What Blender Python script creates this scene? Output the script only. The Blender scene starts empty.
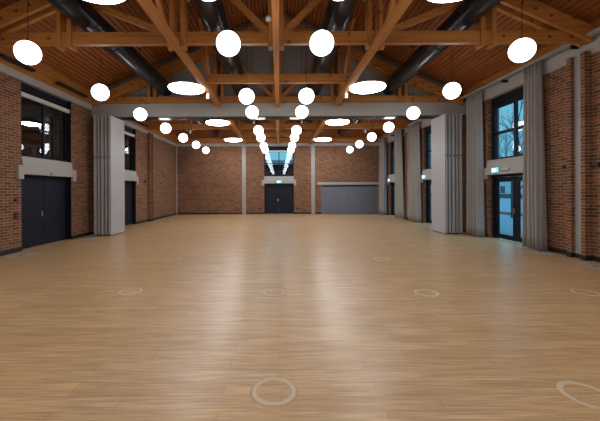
import bpy, bmesh, math, random
from mathutils import Vector, Matrix
R = math.radians
PI = math.pi
C = bpy.context.scene.collection
random.seed(7)

# ------------------------------------------------------------------ materials
def new_mat(name):
    m = bpy.data.materials.new(name); m.use_nodes = True
    nt = m.node_tree
    b = nt.nodes['Principled BSDF']
    return m, nt, b

def plain(name, col, rough=0.6, metal=0.0, var=0.12, scale=6.0, bump=0.0, spec=0.5):
    m, nt, b = new_mat(name)
    b.inputs['Roughness'].default_value = rough
    b.inputs['Specular IOR Level'].default_value = spec
    b.inputs['Metallic'].default_value = metal
    tc = nt.nodes.new('ShaderNodeTexCoord')
    n = nt.nodes.new('ShaderNodeTexNoise'); n.inputs['Scale'].default_value = scale; n.inputs['Detail'].default_value = 4
    nt.links.new(tc.outputs['Object'], n.inputs['Vector'])
    mx = nt.nodes.new('ShaderNodeMix'); mx.data_type = 'RGBA'
    mx.inputs['A'].default_value = (*[c*(1-var) for c in col], 1)
    mx.inputs['B'].default_value = (*[min(1, c*(1+var)) for c in col], 1)
    nt.links.new(n.outputs['Fac'], mx.inputs['Factor'])
    nt.links.new(mx.outputs['Result'], b.inputs['Base Color'])
    if bump:
        bp = nt.nodes.new('ShaderNodeBump'); bp.inputs['Strength'].default_value = bump; bp.inputs['Distance'].default_value = 0.01
        nt.links.new(n.outputs['Fac'], bp.inputs['Height']); nt.links.new(bp.outputs['Normal'], b.inputs['Normal'])
    return m

def emit(name, col, s):
    m, nt, b = new_mat(name)
    b.inputs['Base Color'].default_value = (*col, 1)
    b.inputs['Emission Color'].default_value = (*col, 1)
    b.inputs['Emission Strength'].default_value = s
    b.inputs['Roughness'].default_value = 0.4
    return m

def timber(name, c1, c2, axis, rough=0.5):
    """pine with grain stretched along one axis"""
    m, nt, b = new_mat(name)
    b.inputs['Roughness'].default_value = rough
    tc = nt.nodes.new('ShaderNodeTexCoord'); mp = nt.nodes.new('ShaderNodeMapping')
    s = [14, 14, 14]; s[axis] = 0.7
    mp.inputs['Scale'].default_value = s
    nt.links.new(tc.outputs['Object'], mp.inputs['Vector'])
    n = nt.nodes.new('ShaderNodeTexNoise'); n.inputs['Scale'].default_value = 1.0; n.inputs['Detail'].default_value = 5; n.inputs['Distortion'].default_value = 0.6
    nt.links.new(mp.outputs['Vector'], n.inputs['Vector'])
    kn = nt.nodes.new('ShaderNodeTexNoise'); kn.inputs['Scale'].default_value = 5.0; kn.inputs['Detail'].default_value = 1
    nt.links.new(tc.outputs['Object'], kn.inputs['Vector'])
    kr = nt.nodes.new('ShaderNodeValToRGB'); kr.color_ramp.elements[0].position = 0.70; kr.color_ramp.elements[1].position = 0.76
    kr.color_ramp.elements[0].color = (1, 1, 1, 1); kr.color_ramp.elements[1].color = (0.45, 0.4, 0.35, 1)
    nt.links.new(kn.outputs['Fac'], kr.inputs['Fac'])
    mx = nt.nodes.new('ShaderNodeMix'); mx.data_type = 'RGBA'
    mx.inputs['A'].default_value = (*c1, 1); mx.inputs['B'].default_value = (*c2, 1)
    rp = nt.nodes.new('ShaderNodeMapRange'); rp.inputs['From Min'].default_value = 0.3; rp.inputs['From Max'].default_value = 0.7
    nt.links.new(n.outputs['Fac'], rp.inputs['Value']); nt.links.new(rp.outputs['Result'], mx.inputs['Factor'])
    ml = nt.nodes.new('ShaderNodeMix'); ml.data_type = 'RGBA'; ml.blend_type = 'MULTIPLY'; ml.inputs['Factor'].default_value = 1
    nt.links.new(mx.outputs['Result'], ml.inputs['A']); nt.links.new(kr.outputs['Color'], ml.inputs['B'])
    nt.links.new(ml.outputs['Result'], b.inputs['Base Color'])
    return m

def brick(name):
    m, nt, b = new_mat(name)
    b.inputs['Roughness'].default_value = 0.85
    L = nt.links.new
    tc = nt.nodes.new('ShaderNodeTexCoord'); sp = nt.nodes.new('ShaderNodeSeparateXYZ'); L(tc.outputs['Object'], sp.inputs[0])
    ge = nt.nodes.new('ShaderNodeNewGeometry'); sn = nt.nodes.new('ShaderNodeSeparateXYZ'); L(ge.outputs['True Normal'], sn.inputs[0])
    ab = nt.nodes.new('ShaderNodeMath'); ab.operation = 'ABSOLUTE'; L(sn.outputs['X'], ab.inputs[0])
    gt = nt.nodes.new('ShaderNodeMath'); gt.operation = 'GREATER_THAN'; gt.inputs[1].default_value = 0.5; L(ab.outputs[0], gt.inputs[0])
    mu = nt.nodes.new('ShaderNodeMix'); mu.data_type = 'FLOAT'
    L(gt.outputs[0], mu.inputs['Factor']); L(sp.outputs['X'], mu.inputs['A']); L(sp.outputs['Y'], mu.inputs['B'])
    cb = nt.nodes.new('ShaderNodeCombineXYZ'); L(mu.outputs['Result'], cb.inputs['X']); L(sp.outputs['Z'], cb.inputs['Y'])
    bt = nt.nodes.new('ShaderNodeTexBrick')
    bt.inputs['Scale'].default_value = 1.0
    bt.inputs['Brick Width'].default_value = 0.25; bt.inputs['Row Height'].default_value = 0.0763
    bt.inputs['Mortar Size'].default_value = 0.0085; bt.inputs['Mortar Smooth'].default_value = 0.15
    bt.inputs['Bias'].default_value = -0.15
    bt.inputs['Color1'].default_value = (0.25, 0.084, 0.025, 1)
    bt.inputs['Color2'].default_value = (0.062, 0.024, 0.014, 1)
    bt.inputs['Mortar'].default_value = (0.31, 0.235, 0.165, 1)
    L(cb.outputs[0], bt.inputs['Vector'])
    n = nt.nodes.new('ShaderNodeTexNoise'); n.inputs['Scale'].default_value = 9; n.inputs['Detail'].default_value = 5; L(cb.outputs[0], n.inputs['Vector'])
    rp = nt.nodes.new('ShaderNodeMapRange'); rp.inputs['To Min'].default_value = 0.6; rp.inputs['To Max'].default_value = 1.35; L(n.outputs['Fac'], rp.inputs['Value'])
    ml = nt.nodes.new('ShaderNodeMix'); ml.data_type = 'RGBA'; ml.blend_type = 'MULTIPLY'; ml.inputs['Factor'].default_value = 1
    L(bt.outputs['Color'], ml.inputs['A']); L(rp.outputs['Result'], ml.inputs['B'])
    L(ml.outputs['Result'], b.inputs['Base Color'])
    bp = nt.nodes.new('ShaderNodeBump'); bp.inputs['Strength'].default_value = 0.5; bp.inputs['Distance'].default_value = 0.008; bp.invert = True
    L(bt.outputs['Fac'], bp.inputs['Height']); L(bp.outputs['Normal'], b.inputs['Normal'])
    return m

def plank_floor(name):
    m, nt, b = new_mat(name)
    L = nt.links.new
    tc = nt.nodes.new('ShaderNodeTexCoord')
    bt = nt.nodes.new('ShaderNodeTexBrick')
    bt.inputs['Scale'].default_value = 1.0
    bt.inputs['Brick Width'].default_value = 1.25; bt.inputs['Row Height'].default_value = 0.185
    bt.inputs['Mortar Size'].default_value = 0.0022; bt.inputs['Mortar Smooth'].default_value = 0.3; bt.inputs['Bias'].default_value = 0.0
    bt.offset = 0.37; bt.offset_frequency = 2
    bt.inputs['Color1'].default_value = (0.545, 0.352, 0.180, 1)
    bt.inputs['Color2'].default_value = (0.485, 0.302, 0.145, 1)
    bt.inputs['Mortar'].default_value = (0.33, 0.19, 0.085, 1)
    L(tc.outputs['Object'], bt.inputs['Vector'])
    def streak(sx, sy, lo, hi, det=6):
        mp = nt.nodes.new('ShaderNodeMapping'); mp.inputs['Scale'].default_value = (sx, sy, 1); L(tc.outputs['Object'], mp.inputs['Vector'])
        n = nt.nodes.new('ShaderNodeTexNoise'); n.inputs['Scale'].default_value = 1; n.inputs['Detail'].default_value = det; n.inputs['Distortion'].default_value = 0.4
        L(mp.outputs['Vector'], n.inputs['Vector'])
        rp = nt.nodes.new('ShaderNodeMapRange'); rp.inputs['From Min'].default_value = 0.3; rp.inputs['From Max'].default_value = 0.7
        rp.inputs['To Min'].default_value = lo; rp.inputs['To Max'].default_value = hi
        L(n.outputs['Fac'], rp.inputs['Value']); return rp.outputs['Result'], n
    a, na = streak(2.4, 70, 0.66, 1.26)
    c, nc = streak(1.1, 12, 0.82, 1.13, 5)
    m1 = nt.nodes.new('ShaderNodeMix'); m1.data_type = 'RGBA'; m1.blend_type = 'MULTIPLY'; m1.inputs['Factor'].default_value = 1
    m2 = nt.nodes.new('ShaderNodeMix'); m2.data_type = 'RGBA'; m2.blend_type = 'MULTIPLY'; m2.inputs['Factor'].default_value = 1
    L(bt.outputs['Color'], m1.inputs['A']); L(a, m1.inputs['B']); L(m1.outputs['Result'], m2.inputs['A']); L(c, m2.inputs['B'])
    L(m2.outputs['Result'], b.inputs['Base Color'])
    rr = nt.nodes.new('ShaderNodeMapRange'); rr.inputs['To Min'].default_value = 0.26; rr.inputs['To Max'].default_value = 0.38
    L(na.outputs['Fac'], rr.inputs['Value']); L(rr.outputs['Result'], b.inputs['Roughness'])
    b.inputs['Specular IOR Level'].default_value = 0.42
    bp = nt.nodes.new('ShaderNodeBump'); bp.inputs['Strength'].default_value = 0.12; bp.inputs['Distance'].default_value = 0.004
    L(na.outputs['Fac'], bp.inputs['Height']); L(bp.outputs['Normal'], b.inputs['Normal'])
    return m

def glass(name, boost=2.0, tint=(0.92, 0.97, 1.0)):
    m = bpy.data.materials.new(name); m.use_nodes = True
    nt = m.node_tree; nt.nodes.clear(); L = nt.links.new
    o = nt.nodes.new('ShaderNodeOutputMaterial'); mx = nt.nodes.new('ShaderNodeMixShader')
    t = nt.nodes.new('ShaderNodeBsdfTransparent'); t.inputs['Color'].default_value = (*tint, 1)
    g = nt.nodes.new('ShaderNodeBsdfGlossy'); g.inputs['Roughness'].default_value = 0.0
    # both faces of a thin pane mirror alike: Schlick's curve on the facing ratio
    f = nt.nodes.new('ShaderNodeLayerWeight'); f.inputs['Blend'].default_value = 0.5
    pw = nt.nodes.new('ShaderNodeMath'); pw.operation = 'POWER'; pw.inputs[1].default_value = 5; L(f.outputs['Facing'], pw.inputs[0])
    mm = nt.nodes.new('ShaderNodeMath'); mm.operation = 'MULTIPLY_ADD'; mm.inputs[1].default_value = 0.9; mm.inputs[2].default_value = 0.04*boost; mm.use_clamp = True
    L(pw.outputs[0], mm.inputs[0]); L(mm.outputs[0], mx.inputs[0]); L(t.outputs[0], mx.inputs[1]); L(g.outputs[0], mx.inputs[2]); L(mx.outputs[0], o.inputs[0])
    return m

WOOD1, WOOD2 = (0.50, 0.21, 0.046), (0.32, 0.115, 0.022)
M = dict(
    timx=timber('pine_across', WOOD1, WOOD2, 0), timy=timber('pine_along', WOOD1, WOOD2, 1), timz=timber('pine_upright', WOOD1, WOOD2, 2),
    boards=timber('ceiling_boards', (0.37, 0.115, 0.022), (0.22, 0.062, 0.011), 1, 0.6),
    felt=plain('black_felt', (0.012, 0.009, 0.007), 0.95),
    brick=brick('brick'), floor=plank_floor('oak_planks'),
    concrete=plain('concrete', (0.40, 0.385, 0.37), 0.85, var=0.1, scale=20),
    beamgrey=plain('grey_board', (0.33, 0.315, 0.29), 0.8, var=0.05),
    infill=plain('grey_infill', (0.235, 0.222, 0.205), 0.85, var=0.06),
    steeldark=plain('dark_steel', (0.085, 0.065, 0.055), 0.6),
    steelgrey=plain('grey_steel', (0.35, 0.34, 0.32), 0.6, var=0.05),
    duct=plain('dark_duct', (0.010, 0.012, 0.019), 0.27, 0.0, var=0.1, spec=0.25),
    ductslot=plain('duct_slot', (0.10, 0.10, 0.11), 0.4, 0.6),
    navy=plain('navy_door', (0.011, 0.015, 0.027), 0.5, var=0.08, spec=0.2),
    frame=plain('dark_frame', (0.007, 0.009, 0.018), 0.5, var=0.08, spec=0.2),
    base=plain('dark_skirting', (0.010, 0.011, 0.016), 0.5),
    panel=plain('panel_laminate', (0.42, 0.415, 0.44), 0.5, var=0.03, scale=3),
    alu=plain('panel_aluminium', (0.50, 0.49, 0.48), 0.4, 0.2),
    seal=plain('rubber_seal', (0.05, 0.05, 0.055), 0.8),
    shutter=plain('cupboard_grey', (0.16, 0.165, 0.205), 0.5, var=0.05, scale=3),
    shutter2=plain('cupboard_door_grey', (0.145, 0.155, 0.175), 0.5, var=0.05, scale=3),
    curtain=plain('curtain_cloth', (0.33, 0.305, 0.29), 0.9, var=0.08, scale=30),
    white=plain('white_plastic', (0.75, 0.75, 0.74), 0.4, var=0.03),
    black=plain('black_plastic', (0.015, 0.015, 0.017), 0.4),
    chrome=plain('brushed_steel', (0.6, 0.6, 0.6), 0.25, 1.0),
    plate=plain('floor_plate_grey', (0.36, 0.35, 0.33), 0.5, var=0.05),
    ring=plain('pale_ring', (0.59, 0.44, 0.285), 0.4, var=0.04),
    blind=plain('blind_cassette', (0.62, 0.61, 0.60), 0.4, var=0.03),
    globe=emit('globe_opal', (0.97, 0.985, 1.0), 7.5),
    disc=emit('disc_opal', (0.97, 0.985, 1.0), 18.0),
    disc_far=emit('disc_opal_far', (0.97, 0.985, 1.0), 30.0),
    bolt=plain('bolt_steel', (0.07, 0.05, 0.035), 0.5),
    signblue=emit('exit_sign_face', (0.10, 0.62, 0.72), 1.3),
    signwhite=emit('exit_sign_white', (0.95, 1.0, 1.0), 1.6),
    glass=glass('clear_glass', 1.6),
    darkwall=plain('dark_sky_block', (0.03, 0.022, 0.018), 0.9),
    ground=plain('wet_paving', (0.085, 0.09, 0.085), 0.8, var=0.3, scale=0.5),
    hedge=plain('hedge_leaves', (0.05, 0.045, 0.03), 0.9, var=0.5, scale=12, bump=0.8),
    bark=plain('bark', (0.035, 0.03, 0.028), 0.9, var=0.3, scale=15),
    render=plain('white_render', (0.36, 0.35, 0.33), 0.8, var=0.04),
    rooftile=plain('roof_tiles', (0.07, 0.05, 0.045), 0.8, var=0.3, scale=10),
    pane=plain('house_pane', (0.03, 0.05, 0.06), 0.1),
)

# ------------------------------------------------------------------ mesh builder
class MB:
    def __init__(self): self.v = []; self.f = []; self.s = []
    def add(self, vs, fs, smooth=False):
        o = len(self.v); self.v += [tuple(p) for p in vs]
        for f in fs: self.f.append([o+i for i in f]); self.s.append(smooth)
        return self
    def box(self, x0, x1, y0, y1, z0, z1):
        x0, x1 = sorted((x0, x1)); y0, y1 = sorted((y0, y1)); z0, z1 = sorted((z0, z1))
        vs = [(x0,y0,z0),(x1,y0,z0),(x1,y1,z0),(x0,y1,z0),(x0,y0,z1),(x1,y0,z1),(x1,y1,z1),(x0,y1,z1)]
        return self.add(vs, [(3,2,1,0),(4,5,6,7),(0,1,5,4),(1,2,6,5),(2,3,7,6),(3,0,4,7)])
    def bar(self, p, q, w, h, up=(0,0,1)):
        """timber from p to q: w across, h along 'up'"""
        p = Vector(p); q = Vector(q); d = (q-p).normalized(); s = d.cross(Vector(up)).normalized(); u = s.cross(d)
        vs = []
        for c in (p, q):
            for a, b in ((-1,-1),(1,-1),(1,1),(-1,1)): vs.append(c + s*(a*w/2) + u*(b*h/2))
        return self.add(vs, [(0,1,2,3),(7,6,5,4),(0,4,5,1),(1,5,6,2),(2,6,7,3),(3,7,4,0)])
    def tube(self, p, q, r0, r1=None, n=16, cap=True):
        r1 = r0 if r1 is None else r1
        p = Vector(p); q = Vector(q); d = (q-p).normalized()
        a = Vector((0,0,1)) if abs(d.z) < .9 else Vector((1,0,0))
        s = d.cross(a).normalized(); u = s.cross(d)
        vs = [p + (s*math.cos(2*PI*i/n) + u*math.sin(2*PI*i/n))*r0 for i in range(n)] + [q + (s*math.cos(2*PI*i/n) + u*math.sin(2*PI*i/n))*r1 for i in range(n)]
        self.add(vs, [(i, (i+1) % n, n+(i+1) % n, n+i) for i in range(n)], True)
        if cap: self.add(vs, [tuple(range(n))[::-1], tuple(range(n, 2*n))])
        return self
    def lathe(self, c, prof, n=32):
        """profile [(r,z)...] about a vertical axis"""
        c = Vector(c); vs = []
        for r, z in prof:
            for i in range(n): vs.append(c + Vector((r*math.cos(2*PI*i/n), r*math.sin(2*PI*i/n), z)))
        fs = []
        for k in range(len(prof)-1):
            for i in range(n): fs.append((k*n+i, k*n+(i+1) % n, (k+1)*n+(i+1) % n, (k+1)*n+i))
        self.add(vs, fs, True); return self
    def ball(self, c, r, n=28):
        return self.lathe(c, [(max(1e-4, r*math.sin(PI*k/(n//2))), -r*math.cos(PI*k/(n//2))) for k in range(n//2+1)], n)
    def poly(self, pts, d):
        """prism: outline pts extruded by vector d"""
        d = Vector(d); n = len(pts); vs = [Vector(p) for p in pts] + [Vector(p)+d for p in pts]
        return self.add(vs, [tuple(range(n))[::-1], tuple(range(n, 2*n))] + [(i, (i+1) % n, n+(i+1) % n, n+i) for i in range(n)])
    def build(self, name, mat, parent=None, loc=None, bevel=0):
        loc = Vector(loc) if loc is not None else Vector((0,0,0))
        me = bpy.data.meshes.new(name)
        me.from_pydata([tuple(Vector(v)-loc) for v in self.v], [], self.f)
        me.polygons.foreach_set('use_smooth', self.s)
        bm = bmesh.new(); bm.from_mesh(me); bmesh.ops.recalc_face_normals(bm, faces=bm.faces); bm.to_mesh(me); bm.free()
        me.materials.append(mat)
        o = bpy.data.objects.new(name, me); C.objects.link(o)
        if parent is not None: o.parent = parent
        else: o.location = loc
        if bevel:
            b = o.modifiers.new('edge', 'BEVEL'); b.width = bevel; b.segments = 2; b.limit_method = 'ANGLE'
        return o

def tag(o, label=None, cat=None, group=None, kind=None):
    if label: o['label'] = label
    if cat: o['category'] = cat
    if group: o['group'] = group
    if kind: o['kind'] = kind
    return o
def empty(name, loc, rz=0, **k):
    o = bpy.data.objects.new(name, None); C.objects.link(o); o.location = loc; o.rotation_euler = (0, 0, rz); o.empty_display_size = .1
    return tag(o, **k)
def dup(root, loc, **k):
    r = root.copy(); C.objects.link(r); r.location = loc
    for ch in list(root.children):
        c = ch.copy(); C.objects.link(c); c.parent = r
        for g in list(ch.children):
            d = g.copy(); C.objects.link(d); d.parent = c
    return tag(r, **k)
def struct(o, label=None): return tag(o, label=label, kind='structure')

# ------------------------------------------------------------------ dimensions (metres; camera at x=0 y=0)
CX = -0.05                      # axis of the hall
XL, XR = -7.165, 7.205             # brick faces
YN, YF = -5.5, 22.5             # near and far wall
EYE = 1.65
BAND0, BAND1 = 4.75, 4.95
def roof_z(x): return EYE + 7.1 - 0.45*abs(x-CX)
TM = [7.42, 12.6, 17.6]          # main trusses
TI = [10.1, 15.1, 20.1]         # in-between frames
OPEN = [10.03, 15.03, 20.03]    # bay openings
OW = 1.075

# ------------------------------------------------------------------ setting
struct(MB().box(XL-.4, XR+.4, YN-.3, YF+.3, -.06, 0).build('floor', M['floor']), 'wide oak plank floor of the hall')

def side_wall(name, X, sgn, opens, pils):
    m = MB(); ys = [YN-.3]
    for o in opens: ys += [o-OW, o+OW]
    ys.append(YF+.3)
    for a, b in zip(ys[0::2], ys[1::2]): m.box(X, X+sgn*.4, a, b, 0, BAND0)
    for p in pils:
        for s in (-1, 1): m.box(X-sgn*.165, X, p+s*.125, p+s*.235, 0, BAND0+.08)
    w = struct(m.build(name, M['brick']))
    b = MB()
    for a, c in zip(ys[0::2], ys[1::2]): b.box(X-sgn*.016, X-sgn*.001, a, c, 0, .11)
    for p in pils:
        b.box(X-sgn*.181, X-sgn*.016, p-.245, p-.115, 0, .11); b.box(X-sgn*.181, X-sgn*.016, p+.115, p+.245, 0, .11)
        b.box(X-sgn*.10, X-sgn*.016, p-.115, p+.115, 0, .11)
    struct(b.build('baseboard_' + name.split('_')[1], M['base']))
    return w
side_wall('wall_left', XL, -1, OPEN[:2], [17.75])
side_wall('wall_right', XR, 1, OPEN, [7.64, 17.75])
FX0, FX1 = CX-1.03+.05, CX+1.03+.05
KX0, KX1 = 2.93, 6.93
m = MB().box(XL, FX0, YF, YF+.4, 0, BAND0).box(FX1, KX0, YF, YF+.4, 0, BAND0).box(KX0, KX1, YF, YF+.4, 2.04, BAND0).box(KX1, XR, YF, YF+.4, 0, BAND0)
struct(m.build('wall_far', M['brick']))
m = MB()
for a, b in ((XL, FX0), (FX1, KX0), (KX1, XR)): m.box(a, b, YF-.016, YF-.001, 0, .11)
struct(m.build('baseboard_far', M['base']))
struct(MB().box(XL-.4, XR+.4, YN-.3, YN, 0, 9).build('wall_near', M['brick']))
# concrete band over the brick, timber plate above it
struct(MB().box(XL+.025, XL-.4, YN, YF, BAND0, BAND1).build('trim_1', M['concrete']))
struct(MB().box(XR-.025, XR+.4, YN, YF, BAND0, 5.2).build('trim_2', M['concrete']))
struct(MB().box(XL, XR, YF-.03, YF+.4, BAND0, BAND1).build('trim_3', M['concrete']))
struct(MB().box(XL-.01, XL-.4, YN, YF, BAND1, roof_z(XL)+.1).build('trim_4', M['timy']))
struct(MB().box(XR+.01, XR+.4, YN, YF, 5.2, roof_z(XR)+.1).build('trim_5', M['timy']))
g = [(XL, YF, BAND1), (XR, YF, BAND1), (XR, YF, roof_z(XR)), (CX, YF, roof_z(CX)), (XL, YF, roof_z(XL))]
struct(MB().poly(g, (0, .3, 0)).build('trim_6', M['boards']))
# boarded ceiling: real boards with open joints under a dark felt
m = MB(); fm = MB()
for s in (-1, 1):
    n = 56; w = 7.45/n
    for k in range(n):
        a = CX + s*(k*w + .014); b = CX + s*((k+1)*w - .014)
        za, zb = roof_z(a), roof_z(b)
        m.poly([(a, YN-.3, za), (b, YN-.3, zb), (b, YN-.3, zb+.022), (a, YN-.3, za+.022)], (0, YF-YN+.6, 0))
    a, b = CX, CX+s*7.6
    fm.poly([(a, YN-.3, roof_z(a)+.05), (b, YN-.3, roof_z(b)+.05), (b, YN-.3, roof_z(b)+.3), (a, YN-.3, roof_z(a)+.3)], (0, YF-YN+.6, 0))
ceil = struct(m.build('ceiling', M['boards']), 'boarded pine ceiling with open joints')
struct(fm.build('black_felt_layer', M['felt'], ceil))

# grey gable infill over the middle beam, and the beam that carries the folding wall
GY = 12.66
m = MB()
xs = [XL, -6.3, -4.9, -3.4, -2.3, -1.15, CX, 1.05, 2.2, 3.3, 4.8, 6.2, XR]
for a, b in zip(xs[:-1], xs[1:]):
    m.poly([(a+.008, GY, 5.0), (b-.008, GY, 5.0), (b-.008, GY, roof_z(b-.008)), (a+.008, GY, roof_z(a+.008))], (0, .05, 0))
m.poly([(XL, GY+.04, 5.0), (XR, GY+.04, 5.0), (XR, GY+.04, roof_z(XR)), (CX, GY+.04, roof_z(CX)), (XL, GY+.04, roof_z(XL))], (0, .12, 0))
struct(m.build('wall_middle', M['infill']), 'grey panelled gable wall above the beam across the hall')
bm_ = empty('ceiling_beam', (CX, 12.6, 4.47), kind='structure', label='wide grey beam spanning the hall at half depth')
MB().box(XL, XR, 12.35, 12.85, 4.5, 5.0).build('casing', M['beamgrey'], bm_, (CX, 12.6, 4.47))
MB().box(XL, XR, 12.36, 12.56, 4.47, 4.5).box(XL, XR, 12.64, 12.84, 4.47, 4.5).build('track', M['black'], bm_, (CX, 12.6, 4.47))

# steel columns in the brick
for i, (x, y, nm) in enumerate([(XR-.03, 7.64, 'pale grey steel column between brick piers by the nearest curtain'),
                            (XL+.05, 17.75, 'dark steel column between brick piers beyond the second door'),
                            (XR-.05, 17.75, 'grey steel column between brick piers and two curtains')]):
    m = MB().box(x-.05, x+.05, y-.12, y+.12, 0, BAND0+.06)
    tag(m.build('steel_column', M['steeldark' if i == 1 else 'steelgrey'], None, (x, y, 0)), nm, 'column', kind='structure')
for x, nm in ((CX-2.4, 'pale grey flush column in the far brick wall on the door-wall side'), (CX+2.43, 'pale grey flush column in far brick wall beside the cupboard')):
    tag(MB().box(x-.125, x+.125, YF-.03, YF+.1, 0, BAND0).build('steel_column', M['steelgrey'], None, (x, YF, 0)), nm, 'column', kind='structure')
tag(MB().box(XL+.001, XL+.06, YF-.06, YF, 0, BAND0).build('steel_column', M['concrete'], None, (XL, YF, 0)), 'thin grey column in the corner of the far brick wall', 'column', kind='structure')

# ------------------------------------------------------------------ openings: door below, concrete lintel, window above
cnt = [0]
def opening(origin, rz, place, glazed, blind, w=OW, lining=None):
    """local frame: +x along the wall, +y out of the room"""
    cnt[0] += 1; i = cnt[0]
    D = .17
    dr = empty('door_%d' % i, origin, rz, kind='structure', label=('glazed dark double door ' if glazed else 'dark navy double door ') + place)
    e = .13 if glazed else .06; g = .16 if glazed else .07
    f = MB().box(-w, -w+e, D-.03, D+.07, 0, 2.14).box(w-e, w, D-.03, D+.07, 0, 2.14).box(-w+e, w-e, D-.03, D+.07, 2.06, 2.14)
    f.build('frame', M['frame'], dr)
    for s in (-1, 1):
        a, b = sorted((s*.005, s*(w-e-.005)))
        if glazed:
            lf = MB().box(a, a+.13, D, D+.05, .02, 2.05).box(b-.13, b, D, D+.05, .02, 2.05).box(a+.13, b-.13, D, D+.05, .02, .17).box(a+.13, b-.13, D, D+.05, 1.9, 2.05)
            o = lf.build('leaf', M['frame'], dr)
            MB().box(a+.13, b-.13, D+.02, D+.03, .17, 1.9).build('pane', M['glass'], o)
        else:
            o = MB().box(a, b, D, D+.05, .01, 2.05).build('leaf', M['navy'], dr, None, .004)
        if s == -1:
            hx = -.075
            hd = MB().tube((hx, D, .98), (hx, D-.055, .98), .011, n=8).tube((hx, D-.05, .98), (hx-.09, D-.05, .98), .010, n=8).box(hx-.02, hx+.02, D-.008, D, .88, 1.06)
            hd.build('handle', M['chrome'], o)
    wn = empty('window_%d' % i, (origin[0], origin[1], 2.64), rz, kind='structure', label='dark framed window ' + place.replace('under', 'above'))
    H = BAND0-2.64
    top = H-.30
    MB().box(-w, -w+g, D-.03, D+.06, 0, top).box(w-g, w, D-.03, D+.06, 0, top).box(-w+g, w-g, D-.03, D+.06, 0, .07).box(-w+g, w-g, D-.03, D+.06, top-.07, top).build('frame', M['frame'], wn)
    if glazed: MB().box(-.055, .055, D-.02, D+.05, .07, top-.07).build('mullion', M['frame'], wn)
    else: MB().box(-.03, .03, D-.02, D+.05, .07, top-.07).build('mullion', M['frame'], wn)
    t = .045 if glazed else .02
    MB().box(-w+g, w-g, D-.015, D+.045, .90-t, .90+t).build('transom', M['frame'], wn)
    for a, b in ((-w+g, -.05 if glazed else -.03), (.05 if glazed else .03, w-g)):
        for z0, z1 in ((.07, .90-t), (.90+t, top-.07)):
            MB().box(a, b, D+.01, D+.02, z0, z1).build('pane', M['glass'], wn)
    MB().box(-w, w, D-.04, D+.06, top, H).build('fascia', M['frame'], wn)
    if blind: MB().box(-w+.03, w-.03, .02, D-.045, 1.695, 1.815).build('blind_cassette', M['blind'], wn, None, .01)
    if lining:
        for s in (-1, 1):
            MB().box(s*w, s*(w-.012), .0, D-.03, 0, 2.14).build('jamb_lining', M['frame'], dr)
            MB().box(s*w, s*(w-.012), .0, D-.03, 0, H).build('jamb_lining', M['frame'], wn)
    # lintel
    lt = empty('trim_%d' % (10+i), (origin[0], origin[1], 2.0), rz, kind='structure', label='stepped concrete lintel ' + place)
    MB().box(-w-.17, w+.17, -.075, 0, .14, .385).box(-w, w, 0, .25, .14, .385).box(-w-.17, -w, -.075, 0, 0, .14).box(w, w+.17, -.075, 0, 0, .14).build('lintel', M['concrete'], lt)
    MB().poly([(-w, -.06, .385), (-w, .25, .385), (-w, .25, .64), (-w, -.012, .64)], (2*w, 0, 0)).build('sloped_sill', M['concrete'], lt)
    return dr
L90, R90 = R(90), R(-90)
opening((XL, OPEN[0], 0), L90, 'under the nearer lintel of the door wall', False, True, lining=True)
opening((XL, OPEN[1], 0), L90, 'under the farther lintel of the door wall', False, True, lining=True)
opening((CX+.05, YF, 0), 0, 'under the lintel of the far wall', False, True, w=1.03, lining=True)
opening((XR, OPEN[0], 0), R90, 'under the nearest lintel of the curtain wall', True, False)
opening((XR, OPEN[1], 0), R90, 'under the middle lintel of the curtain wall', True, False)
opening((XR, OPEN[2], 0), R90, 'under the farthest lintel of the curtain wall', True, False)

# added dark box that blocks the sky behind the two door-wall openings
m = MB().box(-10.2, -10, 7.5, 17.5, 0, 5).box(-10, XL-.4, 7.3, 7.5, 0, 5).box(-10, XL-.4, 17.5, 17.7, 0, 5).box(-10.2, XL-.4, 7.3, 17.7, 5, 5.1).box(-10, XL-.4, 7.5, 17.5, -.06, 0)
struct(m.build('wall_sky_block', M['darkwall']))

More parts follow.
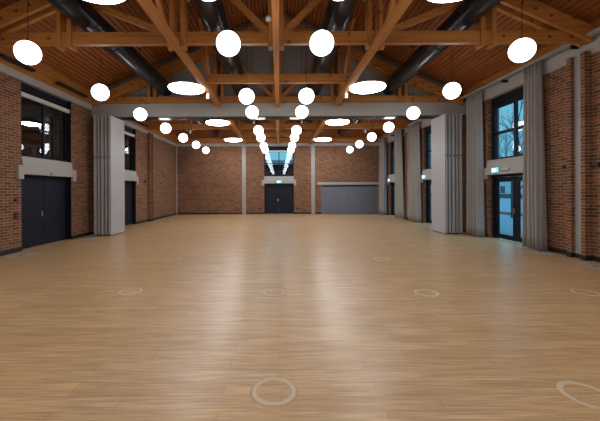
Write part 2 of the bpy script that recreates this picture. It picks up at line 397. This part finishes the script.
# ------------------------------------------------------------------ roof timber
CH0, CH1 = EYE+3.36, EYE+3.64
NX, PX = 2.25, 4.83
def truss(y, label, drop=.38):
    t = empty('roof_truss', (CX, y, CH0), label=label, cat='roof truss', group='main roof trusses')
    L = (CX, y, CH0)
    def p(m, n, mat): return m.build(n, M[mat], t, L, .008)
    p(MB().box(XL-.0+.0, XR, y-.06, y+.06, CH0, CH1), 'bottom_chord', 'timx')
    for s in (-1, 1):
        a = Vector((CX+s*.0, y, roof_z(CX)-drop)); b = Vector((CX+s*7.2, y, roof_z(CX+s*7.2)-drop))
        for dy in (-.12, .12):
            p(MB().bar(a+Vector((0, dy, 0)), b+Vector((0, dy, 0)), .09, .33), 'rafter', 'timx')
        # doubled posts that clamp the chord and hang below it
        for dx in (-.125, .125):
            for px, ex in ((PX, 0), (NX, 0)):
                x = CX+s*px+dx
                p(MB().box(x-.05, x+.05, y-.115, y+.115, CH0-.09, roof_z(x)-.20), 'post', 'timz')
        p(MB().bar((CX+s*(NX+.2), y, CH1-.05), (CX+s*(PX-.1), y, roof_z(CX+s*PX)-.42), .10, .14), 'strut', 'timx')
        p(MB().bar((CX+s*.12, y, CH1-.08), (CX+s*(NX-.1), y, roof_z(CX+s*NX)-.5), .10, .14), 'brace', 'timx')
        # bolt plates on the chord and rafter ends
        for bx, bz in ((4.75, .14), (5.2, .14), (6.25, .12), (6.75, .12), (5.55, .75), (5.85, .63), (6.2, .48)):
            x = CX+s*bx; z = CH0+bz if bz < .2 else roof_z(x)-drop-.02
            yy = y-.06 if bz < .2 else y-.165
            MB().tube((x, yy, z), (x, yy-.012, z), .035, n=10).build('bolt', M['bolt'], t, L)
    for dx in (-.125, .125):
        x = CX+dx
        p(MB().box(x-.05, x+.05, y-.115, y+.115, CH0-.09, roof_z(x)-.12), 'king_post', 'timz')
    return t
truss(TM[0], 'pine roof truss nearest the camera, with full bottom chord')
truss(TM[1]-.12, 'pine roof truss standing on the grey beam in front of the grey gable', .52)
truss(TM[2], 'pine roof truss in the far half beyond the grey beam')
def frame_(y, label):
    t = empty('roof_frame', (CX, y, CH0), label=label, cat='roof frame', group='in-between roof frames')
    L = (CX, y, CH0)
    MB().box(CX-NX+.075, CX+NX-.075, y-.06, y+.06, CH0, CH1).build('collar', M['timx'], t, L, .008)
    for s in (-1, 1):
        MB().box(CX+s*NX-.05, CX+s*NX+.05, y-.05, y+.05, CH1, roof_z(CX+s*NX)-.01).build('hanger', M['timz'], t, L, .008)
for y, l in zip(TI, ('short pine collar frame between the nearest truss and the grey beam', 'short pine collar frame just beyond the grey beam', 'short pine collar frame nearest the far wall')):
    frame_(y, l)
tag(MB().box(XL, XR, YF-.16, YF-.04, CH0-.02, CH1).build('wall_plate', M['timx'], None, (CX, YF, CH0)), 'pine timber lying along the top of the far brick wall', 'timber')
# long beams under the trusses
for x, w, z0, z1, l in ((CX-NX, .15, 3.2, 3.359, 'long pine beam under the trusses on the door-wall side'), (CX+NX, .15, 3.2, 3.359, 'long pine beam under the trusses on the curtain side'), (CX, .13, 3.17, 3.359, 'long pine beam running down the middle under the trusses')):
    b = empty('long_beam', (x, 8, EYE+z0), label=l, cat='beam', group='long beams under the trusses')
    MB().box(x-w/2, x+w/2, YN, YF-.2, EYE+z0, EYE+z1).build('beam', M['timy'], b, (x, 8, EYE+z0), .008)
    if abs(x-CX) > 1:
        s = 1 if x > CX else -1
        for ty in TM + [2.6]:
            xo = x + s*.13
            MB().bar((xo, ty-.12, EYE+3.2), (xo, ty-2.6, EYE+5.35), .09, .13).build('brace', M['timy'], b, (x, 8, EYE+z0), .006)

# dark slotted vents over the side walls
for s, X in ((-1, XL+.17),):
    for k, y0 in enumerate((8.1, 10.2, 13.2, 15.6)):
        z = 5.06
        v = empty('linear_vent', (X, y0, z), label='black slot vent over the %s wall, %s from the camera' % ('door' if s < 0 else 'curtain', ('nearest', 'second', 'third', 'fourth')[k]), cat='vent', group='slot vents under the eaves')
        ln = 1.1 if k == 0 else 1.5
        MB().box(X-.06, X+.06, y0, y0+ln, z, z+.07).build('casing', M['black'], v, (X, y0, z))
        MB().box(X-.02, X+.02, y0+.03, y0+ln-.03, z-.006, z).build('slot', M['felt'], v, (X, y0, z))

# ------------------------------------------------------------------ ducts
def duct(x, r, label):
    z = EYE+4.0
    d = empty('ventilation_duct', (x, 8, z), label=label, cat='duct', group='round ventilation ducts')
    MB().tube((x, YN+.1, z), (x, YF-.3, z), r, n=40).build('pipe', M['duct'], d, (x, 8, z))
    for y in (3.4, 5.9, 8.6, 11.2, 14.1, 16.8, 19.5):
        MB().tube((x, y-.03, z), (x, y+.03, z), r+.012, n=40).build('seam_collar', M['duct'], d, (x, 8, z))
    s = 1 if x > 0 else -1
    for y0 in (4.6, 7.4, 9.6, 14.6, 18.2):
        a = R(-62 if s < 0 else -118)
        c = Vector((x+(r+.004)*math.cos(a), 0, z+(r+.004)*math.sin(a)))
        m = MB()
        for k in (-1, 1):
            a2 = a + k*.06
            m.bar((x+(r+.003)*math.cos(a2), y0, z+(r+.003)*math.sin(a2)), (x+(r+.003)*math.cos(a2), y0+1.2, z+(r+.003)*math.sin(a2)), .012, .014)
        m.build('slot_outlet', M['ductslot'], d, (x, 8, z))
    for y in (2.6, 7.9, 10.4, 15.4, 17.9):
        m = MB().tube((x-.02, y, z+r), (x-.02, y, roof_z(x)), .006, n=6)
        m.build('hanger', M['black'], d, (x, 8, z))
duct(CX-4.37, .275, 'wide dark round duct over the door side of the hall')
duct(CX-1.43, .29, 'dark round duct beside the middle beam on the door side')
duct(CX+1.43, .29, 'dark round duct beside the middle beam on the curtain side')
duct(CX+4.37, .275, 'wide dark round duct over the curtain side of the hall')

# ------------------------------------------------------------------ lamps
GZ = EYE+2.66; GR = .216
ORD = ['first', 'second', 'third', 'fourth', 'fifth', 'sixth', 'seventh', 'eighth', 'ninth', 'tenth', 'eleventh']
def globe_proto(x, y):
    g = empty('globe_pendant', (x, y, GZ))
    c = (x, y, GZ)
    MB().ball((x, y, GZ), GR, 32).build('globe', M['globe'], g, c)
    top = roof_z(x)-.02
    MB().tube((x, y, GZ+GR), (x, y, top), .007, n=6).build('cord', M['black'], g, c)
    MB().lathe((x, y, top-.05), [(.001, 0), (.05, 0), (.05, .05), (.001, .05)], 16).build('ceiling_cap', M['black'], g, c)
    MB().lathe((x, y, GZ+GR-.015), [(.001, 0), (.045, 0), (.035, .05), (.008, .06)], 16).build('holder', M['black'], g, c)
    return g
side_y = [6.17+2.5*k for k in range(-4, 7)]
mid_y = [-4.05, -.9, .95, 4.1, 5.83, 9.1, 10.94, 14.3, 16.2, 19.2, 21.2]
for x, ys, row in ((-4.80, side_y, 'row along the door wall'), (CX-.855, mid_y, 'middle row towards the doors'), (CX+.835, mid_y, 'middle row towards the curtains'), (4.665, side_y, 'row along the curtain wall')):
    pr = None
    for k, y in enumerate(reversed(ys)):
        lab = 'white globe pendant, %s from the far wall in the %s' % (ORD[k], row)
        if pr is None: pr = globe_proto(x, y); o = pr
        else: o = dup(pr, (x, y, GZ))
        tag(o, lab, 'pendant lamp', 'globe pendants')
pr = None
DZ = EYE+3.16
disc_y = [20.3, 15.15, 10.05, 4.92, -.1, -4.7]
for s, side in ((-1, 'door'), (1, 'curtain')):
    pr = None
    for k, y in enumerate(disc_y):
        x = CX+s*2.82
        lab = 'large flat white disc lamp, %s from the far wall on the %s side' % (ORD[k], side)
        dm = 'disc_far' if k < 2 else 'disc'
        if k in (0, 2):
            pr = empty('disc_lamp', (x, y, DZ)); c = (x, y, DZ)
            MB().lathe((x, y, DZ), [(.001, 0), (.525, 0), (.545, .02), (.545, .045)], 48).build('diffuser', M[dm], pr, c)
            MB().lathe((x, y, DZ+.045), [(.55, 0), (.55, .02), (.001, .024)], 48).build('housing', M['white'], pr, c)
            for a in (90, 210, 330):
                px, py = x+.45*math.cos(R(a)), y+.45*math.sin(R(a))
                MB().tube((px, py, DZ+.08), (px, py, roof_z(px)), .003, n=5).build('wire', M['black'], pr, c)
            o = pr
        else: o = dup(pr, (x, y, DZ))
        tag(o, lab, 'disc lamp', 'disc lamps')
# flat fittings under the grey beam
for x, l in ((-4.42, 'nearest the door wall'), (-.72, 'middle, nearer the door wall'), (.62, 'middle, nearer the curtains'), (4.28, 'nearest the curtain wall')):
    t = empty('beam_light', (x, 12.42, 4.445), label='small flat white fitting under the grey beam, ' + l, cat='light fitting', group='flat fittings under the beam')
    MB().box(x-.2, x+.2, 12.37, 12.55, 4.43, 4.47).build('housing', M['white'], t, (x, 12.42, 4.445))
    MB().box(x-.18, x+.18, 12.38, 12.54, 4.425, 4.43).build('lens', emit('beam_lens', (1, .98, .95), 1.5) if x < -4 else bpy.data.materials['beam_lens'], t, (x, 12.42, 4.445))
# small white spots and detectors
for x, y, z, l in ((CX-NX, 10.5, EYE+3.2, 'small white spot under the long beam, door side before the grey beam'), (CX+NX, 10.5, EYE+3.2, 'small white spot under the long beam, curtain side before the grey beam'),
                   (CX-PX+.12, 17.3, CH0-.08, 'small white spot under the far truss, door side'), (CX+PX-.12, 17.3, CH0-.08, 'small white spot under the far truss, curtain side')):
    t = empty('spot_lamp', (x, y, z), label=l, cat='spot lamp', group='small white spots')
    MB().tube((x, y, z), (x, y, z-.05), .02, n=10).build('bracket', M['white'], t, (x, y, z))
    MB().tube((x, y, z-.05), (x, y, z-.2), .05, .055, n=16).build('head', M['white'], t, (x, y, z))
for x, y, l in ((CX-2.7, 9.75, 'round white detector on the ceiling boards above the door side'), (CX+2.7, 9.75, 'round white detector on the ceiling boards above the curtain side')):
    z = roof_z(x)
    t = empty('smoke_detector', (x, y, z), label=l, cat='detector', group='ceiling detectors')
    MB().lathe((x, y, z-.14), [(.001, 0), (.07, .01), (.09, .05), (.09, .10)], 20).build('head', M['white'], t, (x, y, z))
    MB().lathe((x, y, z-.05), [(.06, 0), (.06, .06)], 20).build('base', M['white'], t, (x, y, z))
x, y, z = CX-.17, 7.24, EYE+3.86
t = empty('smoke_detector', (x, y, z), label='round white detector beside the king post of the nearest truss', cat='detector', group='ceiling detectors')
MB().ball((x, y, z), .068, 16).build('head', M['white'], t, (x, y, z))
MB().tube((x+.02, y, z), (x+.05, y+.08, z), .02, n=8).build('bracket', M['white'], t, (x, y, z))

# ------------------------------------------------------------------ folding wall panels parked at both sides
def panel(x, y0, y1, label, grp):
    t = empty('partition_panel', (x, y0, .01), label=label, cat='partition panel', group=grp)
    L = (x, y0, .01); th = .092
    MB().box(x-th/2+.008, x+th/2-.008, y0+.02, y1-.02, .05, 4.44).build('core', M['seal'], t, L)
    for s in (-1, 1):
        MB().box(x+s*(th/2-.008), x+s*th/2, y0+.012, y1-.004, .03, 4.46).build('facing', M['panel'], t, L)
    for y in (y0, y1-.02):
        MB().box(x-.027, x+.027, y, y+.02, .05, 4.44).build('edge_profile', M['alu'], t, L)
    MB().box(x-th/2+.01, x+th/2-.01, y0+.01, y1-.01, .01, .05).build('bottom_seal', M['seal'], t, L)
    for z in (2.88,):
        MB().box(x-.018, x+.018, y0-.012, y0, z, z+.06).build('latch', M['black'], t, L)
    for y in (12.46,):
        MB().tube((x, y, 4.44), (x, y, 4.468), .02, n=8).build('hanger_bolt', M['black'], t, L)
PORD = ['facing the room, first', 'second', 'third', 'fourth', 'fifth', 'sixth']
for s, X0, n, side in ((-1, -6.26, 5, 'door'), (1, 6.18, 5, 'curtain')):
    off = [0, .05, .01, .07, .03, .0]
    for k in range(n):
        x = X0 + s*(.0 + k*.138)
        panel(x, 11.88+off[k]*.6, 12.96+off[k]*.3, 'tall grey folding wall panel, %s of the stack at the %s wall' % (PORD[k], side), 'folding wall panels')

# ------------------------------------------------------------------ cupboard front under its lintel on the far wall
cu = empty('storage_cupboard', (4.93, YF, 0), label='wide low grey cupboard front with flush doors in the far wall', cat='cupboard')
Lc = (4.93, YF, 0)
MB().box(KX0, KX0+.06, YF-.01, YF+.35, 0, 2.04).box(KX1-.06, KX1, YF-.01, YF+.35, 0, 2.04).box(KX0+.06, KX1-.06, YF-.01, YF+.35, 1.98, 2.04).box(KX0+.06, KX1-.06, YF+.3, YF+.35, 0, 1.98).build('frame', M['shutter'], cu, Lc)
MB().box(KX0+.06, KX1-.06, YF+.06, YF+.10, 1.88, 1.98).build('painted_top_shade', M['frame'], cu, Lc)  # dark strip standing in for the shade along the cupboard top
ds = [KX0+.06, 3.9, 4.8, 5.73, KX1-.06]
for k in range(4):
    d = MB().box(ds[k]+.004, ds[k+1]-.004, YF+.04, YF+.08, .02, 1.9).build('door', M['shutter2' if k == 3 else 'shutter'], cu, Lc)
    if k == 3:
        MB().tube((5.88, YF+.04, 1.0), (5.88, YF-.02, 1.0), .012, n=8).tube((5.88, YF-.015, 1.0), (6.0, YF-.015, 1.0), .011, n=8).box(5.85, 5.91, YF+.03, YF+.04, .9, 1.1).build('handle', M['chrome'], d, Lc)
struct(MB().box(KX0-.28, XR-.2, YF-.07, YF-.001, 2.04, 2.2).build('trim_7', M['concrete'], None, (4.93, YF, 2.04)), 'long concrete lintel above the grey cupboard')

# ------------------------------------------------------------------ curtains
rl = empty('curtain_rail', (7.0, 8, 5.1), label='long pale curtain rail along the top of the window wall', cat='curtain rail')
Lr = (7.0, 8, 5.1)
MB().box(6.95, 7.06, YN+.1, YF-.15, 5.085, 5.16).build('rail', M['steelgrey'], rl, Lr)
for y in (-2.4, .1, 2.6, 5.1, 7.71, 10.1, 12.2, 15.1, 17.75, 20.1):
    MB().box(7.0, XR-.001, y-.02, y+.02, 5.0, 5.085).box(6.985, 7.025, y-.02, y+.02, 5.16, 5.2).build('bracket', M['black'], rl, Lr)
def curtain(y0, y1, n, label, flare=(0, 0), seed=1):
    rnd = random.Random(seed); ph = rnd.random()*6
    NZ, NT = 14, n*14; vs = []; fs = []
    for k in range(NZ+1):
        tz = k/NZ; z = .03 + (5.078-.03)*tz
        a0 = y0 - flare[0]*(1-tz)**1.5; a1 = y1 + flare[1]*(1-tz)**1.5
        amp = .085 + .04*(1-tz)
        for i in range(NT+1):
            t = i/NT
            y = a0 + (a1-a0)*(t + .012*math.sin(9*t+ph+2*tz))
            sn = math.sin(2*PI*n*t + ph + .5*math.sin(3*tz+ph)); x = 7.0 + amp*math.copysign(abs(sn)**.65, sn) + .02*math.sin(2*PI*n*t*2.3+ph*2)*(1-tz*.5)
            vs.append((x, y, z))
    for k in range(NZ):
        for i in range(NT):
            a = k*(NT+1)+i; fs.append((a, a+1, a+NT+2, a+NT+1))
    o = MB().add(vs, fs, True).build('curtain', M['curtain'], None, (7.0, (y0+y1)/2, 0))
    sd = o.modifiers.new('thickness', 'SOLIDIFY'); sd.thickness = .006
    tag(o, label, 'curtain', 'long grey curtains')
    tp = empty
curtain(8.62, 9.1, 4, 'long taupe curtain nearest the camera, beside the bare brick piers', (.14, 0), 2)
curtain(11.2, 11.9, 4, 'long taupe curtain between the nearest window and the parked panels', (.05, .03), 3)
curtain(16.2, 17.25, 4, 'long taupe curtain on the far edge of the middle window', (.1, .02), 4)
curtain(18.25, 19.35, 4, 'long taupe curtain on the near edge of the farthest window', (.3, .0), 5)
curtain(21.15, 22.2, 4, 'long taupe curtain in the corner by the grey cupboard', (.05, 0), 6)

# ------------------------------------------------------------------ small fittings
def sign(loc, rz, label):
    t = empty('exit_sign', loc, rz, label=label, cat='exit sign', group='running-figure exit signs')
    MB().box(-.165, .165, -.05, 0, -.08, .08).build('housing', M['white'], t)
    MB().box(-.16, .16, -.056, -.05, -.075, .075).build('face', M['signblue'], t)
    m = MB().box(-.12, -.055, -.06, -.056, -.06, .06)                                  # the door
    m.tube((.035, -.058, .05), (.035, -.0605, .05), .015, n=10)                        # running figure
    for p, q in (((.03, .035), (.015, -.005)), ((.015, -.005), (.05, -.03)), ((.05, -.03), (.045, -.06)), ((.015, -.005), (-.01, -.035)), ((-.01, -.035), (-.04, -.04)), ((.03, .03), (.065, .01)), ((.03, .03), (-.005, .02)), ((-.005, .02), (-.02, 0))):
        m.bar((p[0], -.059, p[1]), (q[0], -.059, q[1]), .014, .006, (0, 1, 0))
    m.build('pictogram', M['signwhite'], t)
sign((XR-.076, 10.56, 2.28), R90, 'lit exit sign on the nearest lintel of the curtain wall')
sign((XR-.076, 15.75, 2.28), R90, 'lit exit sign on the middle lintel of the curtain wall')
sign((XR-.076, 20.75, 2.28), R90, 'lit exit sign on the farthest lintel of the curtain wall')
sign((CX+.05, YF-.076, 2.25), 0, 'lit exit sign on the lintel over the far door')
t = empty('emergency_light', (XR-.076, 10.15, 2.28), R90, label='slim pale light bar beside the exit sign on nearest lintel', cat='light fitting')
MB().box(-.2, .2, -.05, 0, -.03, .03).build('housing', M['white'], t); MB().box(-.18, .18, -.056, -.05, -.02, .02).build('lens', M['plate'], t)

def wallbox(name, loc, rz, w, h, d, label, cat, mat='black', kn='button', kmat='seal'):
    t = empty(name, loc, rz, label=label, cat=cat)
    MB().box(-w/2, w/2, -d, 0, -h/2, h/2).build('housing', M[mat], t, None, .004)
    MB().box(-w/4, w/4, -d-.006, -d, -h/4, h/4).build(kn, M[kmat], t)
wallbox('light_switch', (XL, 8.75, 1.42), L90, .09, .09, .03, 'upper black switch on the brick beside the nearer navy door', 'switch')
wallbox('light_switch', (XL, 8.75, 1.0), L90, .10, .17, .03, 'lower tall black switch on the brick beside the nearer navy door', 'switch')
wallbox('wall_sensor', (XL+.076, 10.02, 2.2), L90, .04, .05, .02, 'tiny dark sensor in the middle of the nearer lintel', 'sensor', kn='lens')
wallbox('wall_sensor', (XL, 17.2, 2.16), L90, .14, .16, .06, 'small black box on brick beside the steel column of the door wall', 'sensor', kn='lens')
wallbox('wall_sensor', (XR, 8.13, 2.2), R90, .07, .09, .04, 'small black sensor on the brick beside the nearest curtain', 'sensor', kn='lens')
wallbox('wall_speaker', (XR, 7.28, 2.2), R90, .16, .09, .08, 'black wall box on the brick nearest the camera', 'speaker', kn='lens')
wallbox('wall_socket', (XR, 7.14, .36), R90, .16, .08, .03, 'dark socket low on the brick of the curtain wall', 'socket', kn='insert')
wallbox('wall_socket', (CX-1.28, YF, .4), 0, .2, .1, .03, 'dark socket low on the far wall, door-wall side of the far door', 'socket', kn='insert')
wallbox('wall_socket', (CX+1.33, YF, .4), 0, .2, .1, .03, 'dark socket low on the far wall, cupboard side of the far door', 'socket', kn='insert')

# flush floor plates and added rings copying the panorama viewer's navigation markers
for x, y0, y1, l in ((-6.68, 8.0, 8.7, 'before the nearer navy door'), (-6.55, 10.75, 11.5, 'beside the parked panels of the door wall'), (6.78, 8.05, 8.75, 'beside the nearest curtain'), (6.72, 6.5, 7.15, 'nearest the camera by the curtain wall')):
    t = empty('floor_plate', (x, y0, 0), label='flush grey floor plate ' + l, cat='floor plate', group='flush floor plates')
    MB().box(x-.15, x+.15, y0, y1, .0005, .004).build('lid', M['plate'], t, (x, y0, 0))
    MB().box(x-.06, x+.06, y0+.3, y0+.36, .004, .005).build('finger_slot', M['seal'], t, (x, y0, 0))
def ring(x, y, l):
    m = MB().lathe((x, y, 0), [(.135, .0004), (.135, .002), (.195, .002), (.195, .0004), (.135, .0004)], 64)
    tag(m.build('nav_ring', M['ring'], None, (x, y, 0)), 'pale viewer navigation ring added on the oak floor, ' + l, 'navigation ring', 'viewer navigation rings')
for x, y, l in ((-.05, 2.645, 'large one in the middle nearest the camera'), (2.47, 2.58, 'nearest the camera on the curtain side'), (-.10, 5.2, 'second from the camera in the middle'), (-2.47, 5.3, 'second from the camera on the door side'),
                (2.36, 5.15, 'second from the camera on the curtain side'), (4.9, 5.15, 'close to the curtain wall'), (-2.53, 7.75, 'third from the camera on the door side'), (-.04, 7.7, 'third from the camera in the middle'), (2.45, 7.7, 'third from the camera on the curtain side')):
    ring(x, y, l)

# ------------------------------------------------------------------ outside
struct(MB().box(-90, 120, -60, 160, -.3, -.08).build('ground', M['ground']), 'wet pale paving and lawn outside')
hs = empty('white_house', (48, 66, -.08), label='long white rendered house with dark windows beyond the nearest window', cat='house')
Lh = (48, 66, -.08)
MB().box(48, 58, 40, 100, -.08, 5.2).build('wall', M['render'], hs, Lh)
MB().poly([(47.5, 39.5, 5.2), (58.5, 39.5, 5.2), (53, 39.5, 8.0)], (0, 61, 0)).build('roof', M['rooftile'], hs, Lh)
for k in range(17):
    y = 42 + 3.3*k
    for z in (.85, 3.3):
        w = MB().box(47.93, 48, y, y+1.4, z, z+1.5).build('window', M['pane'], hs, Lh)
tag(MB().box(44, 45, 40, 100, -.08, .75).build('hedge', M['hedge'], None, (44.5, 70, -.08)), 'low dark hedge in front of the white house', 'hedge')
tag(MB().box(15.5, 15.9, 14, 40, -.08, .10).build('kerb', plain('brown_kerb', (.16, .10, .06), .9), None, (15.7, 27, -.08)), 'low brown kerb across the yard outside the windows', 'kerb')
bs = empty('brick_outbuilding', (0, 32, -.08), label='dark low outbuilding behind the far door', cat='outbuilding')
MB().box(-12, 12, 31, 37, -.08, 4.1).build('wall', M['felt'], bs, (0, 32, -.08))
MB().poly([(-12.4, 30.6, 4.1), (-12.4, 37.4, 4.1), (-12.4, 34, 4.86)], (24.8, 0, 0)).build('roof', M['felt'], bs, (0, 32, -.08))
def tree(x, y, h, seed, label):
    rnd = random.Random(seed); m = MB(); tr = MB()
    def grow(mb, p, d, ln, r, lv):
        q = p + d*ln
        mb.tube(p, q, r, r*.72, n=5, cap=False)
        if lv == 0 or r < .003: return
        k = 3 if lv > 1 else 4
        for i in range(k):
            dd = (d + Vector((rnd.uniform(-1, 1), rnd.uniform(-1, 1), rnd.uniform(-.35, .6)))*.62).normalized()
            s = p + d*ln*rnd.uniform(.45, 1.0) if i else q
            grow(m, s, dd, ln*rnd.uniform(.62, .85), r*(.68 if i == 0 else .5), lv-1)
    t = empty('bare_tree', (x, y, -.08), label=label, cat='tree', group='bare winter trees')
    grow(tr, Vector((x, y, -.08)), Vector((0, 0, 1)), h*.26, .10, 5)
    L = (x, y, -.08)
    tr.build('trunk', M['bark'], t, L); m.build('branches', M['bark'], t, L)
for i, (x, y, h) in enumerate(((14.2, 19.6, 9), (19.5, 26.8, 10), (24.5, 31, 11), (12.2, 25, 9), (30, 44, 13))):
    tree(x, y, h, 20+i, ['bare winter tree just outside the nearest window', 'bare winter tree farther off in the nearest window', 'slender bare tree between two others outside the nearest window', 'bare winter tree outside the middle window', 'tall bare tree farthest out in the yard'][i])

# ------------------------------------------------------------------ sky
w = bpy.data.worlds.new('dusk_sky'); bpy.context.scene.world = w; w.use_nodes = True
nt = w.node_tree; bg = nt.nodes['Background']
tc = nt.nodes.new('ShaderNodeTexCoord'); sp = nt.nodes.new('ShaderNodeSeparateXYZ'); rp = nt.nodes.new('ShaderNodeValToRGB')
nt.links.new(tc.outputs['Generated'], sp.inputs[0]); nt.links.new(sp.outputs['Z'], rp.inputs['Fac']); nt.links.new(rp.outputs['Color'], bg.inputs['Color'])
rp.color_ramp.elements[0].color = (0.19, 0.58, 0.78, 1); rp.color_ramp.elements[1].color = (0.9, 3.0, 5.0, 1); rp.color_ramp.elements[1].position = 0.6; rp.color_ramp.elements[0].position = 0.27
bg.inputs['Strength'].default_value = 1.0

# ------------------------------------------------------------------ camera
cam = bpy.data.cameras.new('camera'); co = bpy.data.objects.new('camera', cam); C.objects.link(co)
cam.sensor_width = 36; cam.lens = 36*322/600; cam.shift_x = (300-279.1)/600; cam.shift_y = (190.4-210.5)/600
cam.clip_start = .05; cam.clip_end = 400
co.location = (0, 0, EYE); co.rotation_euler = (R(90), R(.27), 0)
sc = bpy.context.scene; sc.camera = co
sc.view_settings.view_transform = 'Standard'; sc.view_settings.look = 'None'; sc.view_settings.gamma = 1; sc.view_settings.use_curve_mapping = False
sc.view_settings.exposure = 0.08
sc.cycles.use_denoising = True
sc.cycles.max_bounces = 8; sc.cycles.diffuse_bounces = 4; sc.cycles.transparent_max_bounces = 12
sc.cycles.sample_clamp_indirect = 6
